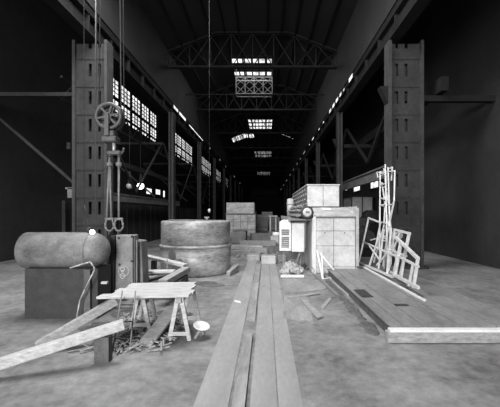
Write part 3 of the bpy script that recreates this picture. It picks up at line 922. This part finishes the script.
# loose timbers by the bench
one('squared_timber', MB().bar((-3.95, 5.7, .1), (-2.84, 6.28, .74), .13, .16), 'oldwood', 'dull squared timber sloping up against the end of the plank bench', 'timber', (-3.9, 5.7, 0), None, .01)
one('squared_timber', MB().bar((-3.95, 4.75, .19), (-2.34, 5.45, .57), .15, .15), 'wood', 'pale squared timber lying aslant before the ladder, its sawn end facing out', 'timber', (-3.9, 5.25, 0), None, .01)
one('timber_block', MB().box(-2.75, -2.52, 5.28, 5.42, 0, .405), 'darkwood', 'dark block under the end of the pale squared timber', 'block', (-2.6, 5.7, 0))
one('loose_board', MB().bar((-2.95, 6.75, .62), (-2.3, 6.55, .74), .16, .04), 'oldwood', 'short grey board wedged under the plank bench', 'board', (-2.6, 6.6, .6))
one('leaning_board', MB().bar((-2.18, 5.9, .03), (-1.92, 6.9, .42), .30, .04), 'oldwood', 'wide grey board leaning on edge under the plank bench', 'board', (-2.1, 6.2, 0))
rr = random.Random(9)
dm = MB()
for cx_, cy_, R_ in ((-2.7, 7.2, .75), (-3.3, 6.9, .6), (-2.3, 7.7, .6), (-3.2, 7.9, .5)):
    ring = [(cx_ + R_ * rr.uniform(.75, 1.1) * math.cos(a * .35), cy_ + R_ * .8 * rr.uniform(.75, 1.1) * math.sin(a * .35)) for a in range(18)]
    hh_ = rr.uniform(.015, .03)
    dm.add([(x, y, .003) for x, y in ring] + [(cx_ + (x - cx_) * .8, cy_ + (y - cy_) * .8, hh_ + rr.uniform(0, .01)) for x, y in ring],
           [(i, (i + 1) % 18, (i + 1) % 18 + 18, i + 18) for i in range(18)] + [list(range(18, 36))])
o = dm.build('dark_patch', 'darkwood', None, (-2.7, 7.2, 0))  # low patches darker than the floor around them
o['kind'] = 'stuff'; o['label'] = 'low dark patches spread on the floor under the plank bench'; o['category'] = 'dark_patch'
rr = random.Random(21)
db = MB()
for i in range(230):
    x, y = rr.uniform(-3.3, -1.75), rr.uniform(5.7, 7.6)
    a = rr.uniform(0, 3.14)
    l = rr.uniform(.05, .22)
    z = rr.uniform(.01, .09)
    db.bar((x - math.cos(a) * l, y - math.sin(a) * l, z), (x + math.cos(a) * l, y + math.sin(a) * l, z + rr.uniform(-.01, .06)), rr.uniform(.015, .05), .015)
o = db.build('wood_debris', 'oldwood', None, (-2.5, 6.6, 0))
o['kind'] = 'stuff'; o['label'] = 'wood chips and offcuts strewn under the plank bench'; o['category'] = 'debris'
# timber pile between bench and tank
for args in (
    ((-4.1, 11.0, .98), (-2.55, 10.45, .74), .26, .09, 'wood', 'long pale plank sloping down in front of the big tank, topmost of the pile'),
    ((-2.66, 8.5, .60), (-2.46, 10.2, .66), .24, .16, 'oldwood', 'thick baulk with a sawn end reaching towards the big tank'),
    ((-3.75, 9.45, .72), (-2.65, 9.55, .72), .30, .06, 'wood', 'pale board lying on the timber pile beside the casting'),
    ((-3.35, 9.15, .60), (-2.88, 10.2, .60), .36, .06, 'oldwood', 'flat grey board under the pale ones of the timber pile'),
):
    a, c, w1, h1, m, lb_ = args
    one('pile_plank', MB().bar(a, c, w1, h1), m, lb_, 'plank', ((a[0] + c[0]) / 2, (a[1] + c[1]) / 2, min(a[2], c[2])), 'planks of the timber pile', .008)
one('pile_crib', MB().box(-3.9, -2.4, 9.12, 10.2, 0, .51), 'darkwood', 'dark crib block under the timber pile', 'block', (-3.3, 9.4, 0))
one('support_post', MB().box(-3.75, -3.6, 10.75, 10.9, 0, .84).box(-3.9, -3.45, 10.7, 10.95, 0, .06), 'darkwood', 'dark post propping the topmost plank of the pile', 'post', (-3.7, 10.8, 0))
one('upright_stake', MB().cyl((-2.98, 9.95, 0), (-2.98, 9.95, 1.0), .018, 8), 'seam', 'thin stake standing in the timber pile', 'stake', (-2.98, 9.95, 0))
# white pan with handle
c = G(201.5, 326, .22)
t = thing('white_pan', 'shallow white round pan tilted on a stake beside the pale trestle', 'pan', (c.x, c.y, 0))
nrm = Vector((.22, -.2, .95)).normalized()
MB().lathe(c - nrm * .03, nrm, [(0, .10), (.03, .155), (.04, .16), (.045, .155), (.025, .10), (.02, .001)], 32, True, False).build('dish', 'white', t)
MB().bar(c - nrm * .02, (c.x - .12, c.y - .05, 0), .05, .03).build('stake', 'oldwood', t)
MB().bar(c - nrm * .02, (c.x + .02, c.y + .15, 0), .04, .03).build('stake', 'oldwood', t)

# ================================================================== lamps in the window aisle
def arc_lamp(px, py, d, lit, label):
    c = P(px, py, d)
    t = thing('arc_lamp', label, 'lamp', c, 'arc lamps in the window aisle')
    MB().ball(c, .24 if lit else .2, 16, 10).build('globe', 'bulb' if lit else 'globe', t)
    MB().lathe(c + Vector((0, 0, .14)), (0, 0, 1), [(0, .16), (.05, .17), (.08, .1), (.75, .1), (.8, .05)], 14).build('housing', 'column', t)
    MB().cyl(c + Vector((0, 0, .9)), (c.x, c.y, 7.6), .015, 6).build('hanger', 'dark', t)
arc_lamp(129.5, 186, 21.0, False, 'unlit arc lamp with a milky globe hanging in the window aisle')
arc_lamp(140.5, 186, 24.0, True, 'brightly lit arc lamp hanging in the window aisle')

# ================================================================== things farther down the shop
def casing(name, x0, x1, y0, y1, z0, z1, nx, nz, m, label, cat):
    t = thing(name, label, cat, ((x0 + x1) / 2, y0, z0))
    MB().box(x0, x1, y0, y1, z0, z1).build('body', 'seam', t)
    for i in range(nx):
        for j in range(nz):
            MB().box(x0 + (x1 - x0) * i / nx + .03, x0 + (x1 - x0) * (i + 1) / nx - .03, y0 - .05, y0, z0 + (z1 - z0) * j / nz + .03, z0 + (z1 - z0) * (j + 1) / nz - .03).build('front_panel', m, t)
    MB().box(x1, x1 + .04, y0, y1 - .05, z0 + .05, z1 - .05).build('side_panel', m, t)
    return t
casing('far_casing', -4.0, -1.1, 33, 37, 0, 2.25, 4, 3, 'tank', 'panelled boiler casing standing beyond the big tank', 'boiler')
casing('far_upper_casing', -3.95, -1.2, 32.8, 37, 2.32, 3.45, 1, 1, 'tank', 'long plain box lying on the far boiler casing', 'box')
one('support_beam', MB().box(-4.1, -1.0, 33.2, 36.8, 2.25, 2.32), 'seam', 'dark packing between the far casing and the box on it', 'beam', (-2.5, 35, 2.25))
one('iron_box', MB().box(-2.75, -1.6, 26, 28, 0, .95), 'rivet', 'dark low iron box before the far boiler casing', 'box', (-2.2, 27, 0), None, .03)
one('stone_block', MB().box(-.22, .46, 15.4, 16.0, .0, .38), 'top', 'pale flat block standing across the far end of the walkway', 'block', (.1, 15.7, 0), None, .03)
one('stone_block', MB().box(-.95, -.3, 16.4, 17.2, .0, .30), 'oldwood', 'dull block beside the pale block across the walkway', 'block', (-.6, 16.8, 0), None, .03)
one('stone_block', MB().box(.55, 1.0, 16.0, 16.8, .0, .36), 'rivet', 'dark block between the pale block and the cabinet legs', 'block', (.8, 16.4, 0), None, .03)
rr = random.Random(31)
specs = [
    (-1.6, 19, 1.6, .3, .25, 'oldwood', 'stack board lying beyond the big tank, nearest it', .4), (-1.2, 21.5, 2.2, .35, .3, 'top', 'pale plank lying askew in the middle of the shop', -.3),
    (-.2, 20, 1.8, .4, .3, 'oldwood', 'grey plank lying across the floor behind the pale block', .1), (.6, 19.5, 1.0, .5, .4, 'rivet', 'dark plank end near the louvred cabinet', .5),
    (-.6, 24, 2.6, .4, .4, 'oldwood', 'long plank across the floor before the far casing', .05), (1.2, 26, 1.6, .6, .6, 'boiler', 'pale plank in the gap beyond the louvred cabinet', -.2),
    (-.3, 28, 2.0, .7, .7, 'rivet', 'dark baulk beyond the long plank', .2), (.9, 29, 1.4, .8, .8, 'seam', 'dark heavy baulk in the gap beside the far casing', 0)]
for (x, y, l, wd, h, m, lb_, a) in specs:
    ca, sa = math.cos(a) * l / 2, math.sin(a) * l / 2
    one('loose_plank', MB().bar((x - ca, y - sa, h / 2), (x + ca, y + sa, h / 2), wd, h), m, lb_, 'plank', (x, y, 0), 'loose planks down the shop', .02)
rr = random.Random(41)
db = MB()
for i in range(120):
    x, y = rr.uniform(-1.6, 1.4), rr.uniform(16, 30)
    a = rr.uniform(0, 3.14)
    l = rr.uniform(.06, .35)
    db.bar((x - math.cos(a) * l, y - math.sin(a) * l, .03), (x + math.cos(a) * l, y + math.sin(a) * l, .05 + rr.uniform(0, .1)), rr.uniform(.03, .12), .04)
o = db.build('scrap_litter', 'oldwood', None, (0, 22, 0))
o['kind'] = 'stuff'; o['label'] = 'scrap and litter strewn over the middle of the shop floor'; o['category'] = 'litter'
names = [(-.6, 44, 1.6, 2.2, 'rivet', 'dark crate standing just past the far casing', 'crate'), (1.2, 46, 1.4, 1.8, 'seam', 'dark crate in the gap far down the shop', 'crate'),
         (.2, 56, 1.8, 2.6, 'top', 'grey crate far down the middle of the shop', 'crate'), (-2.8, 60, 2.0, 2.8, 'seam', 'tall dark crate behind the far casing', 'crate')]
for x, y, wd, h, m, lb_, cat in names:
    t = thing('packing_crate', lb_, cat, (x, y, 0), 'crates far down the shop')
    MB().box(x - wd / 2, x + wd / 2, y, y + 2, 0, h).build('body', m, t)
    for z in (.15, h - .3):
        MB().box(x - wd / 2 - .02, x + wd / 2 + .02, y - .05, y, z, z + .15).build('batten', 'oldwood', t)
one('plate_slab', MB().box(.3, 1.25, 36, 38, 2.0, 2.12).box(.4, .55, 36.2, 37.8, 0, 2.0).box(1.0, 1.15, 36.2, 37.8, 0, 2.0), 'boiler', 'pale slab on two dark uprights beyond the header drum', 'table', (.8, 37, 0))
# shaded aisle behind the frames
t = thing('tool_shed', 'grey boarded shed standing in the shaded aisle behind the frames', 'shed', (8.7, 30, 0))
MB().box(7.75, 9.75, 30, 33, 0, 3.85).build('body', 'top', t)
MB().box(7.65, 9.85, 29.9, 33.1, 3.85, 3.95).build('roof_slab', 'column', t)
for i in range(3):
    MB().box(7.75 + i * .95, 7.83 + i * .95, 29.93, 30, 0, 3.85).build('batten', 'column', t)
rr = random.Random(51)
for i, (px, py, d, lb_) in enumerate(((362, 222, 22, 'dark gearbox housing in the shaded aisle, nearest the boiler post'), (372, 214, 25, 'dark gearbox housing before the grey shed'), (366, 235, 18, 'low dark gearbox housing behind the wide lattice frame'), (405, 225, 20, 'dark gearbox housing behind the column'))):
    c = P(px, py, d)
    t = thing('gearbox', lb_, 'machine', (c.x, c.y, 0), 'dark machines in the shaded aisle')
    MB().box(c.x - .6, c.x + .6, d, d + 1, 0, c.z - .2).build('base', 'steel', t, None, .03)
    MB().cyl((c.x, d - .1, c.z - .2), (c.x, d + 1.0, c.z - .2), .5, 20).build('drum', 'column', t)
    MB().cyl((c.x + .1, d - .3, c.z - .2), (c.x + .1, d, c.z - .2), .12, 12).build('shaft', 'flange', t)
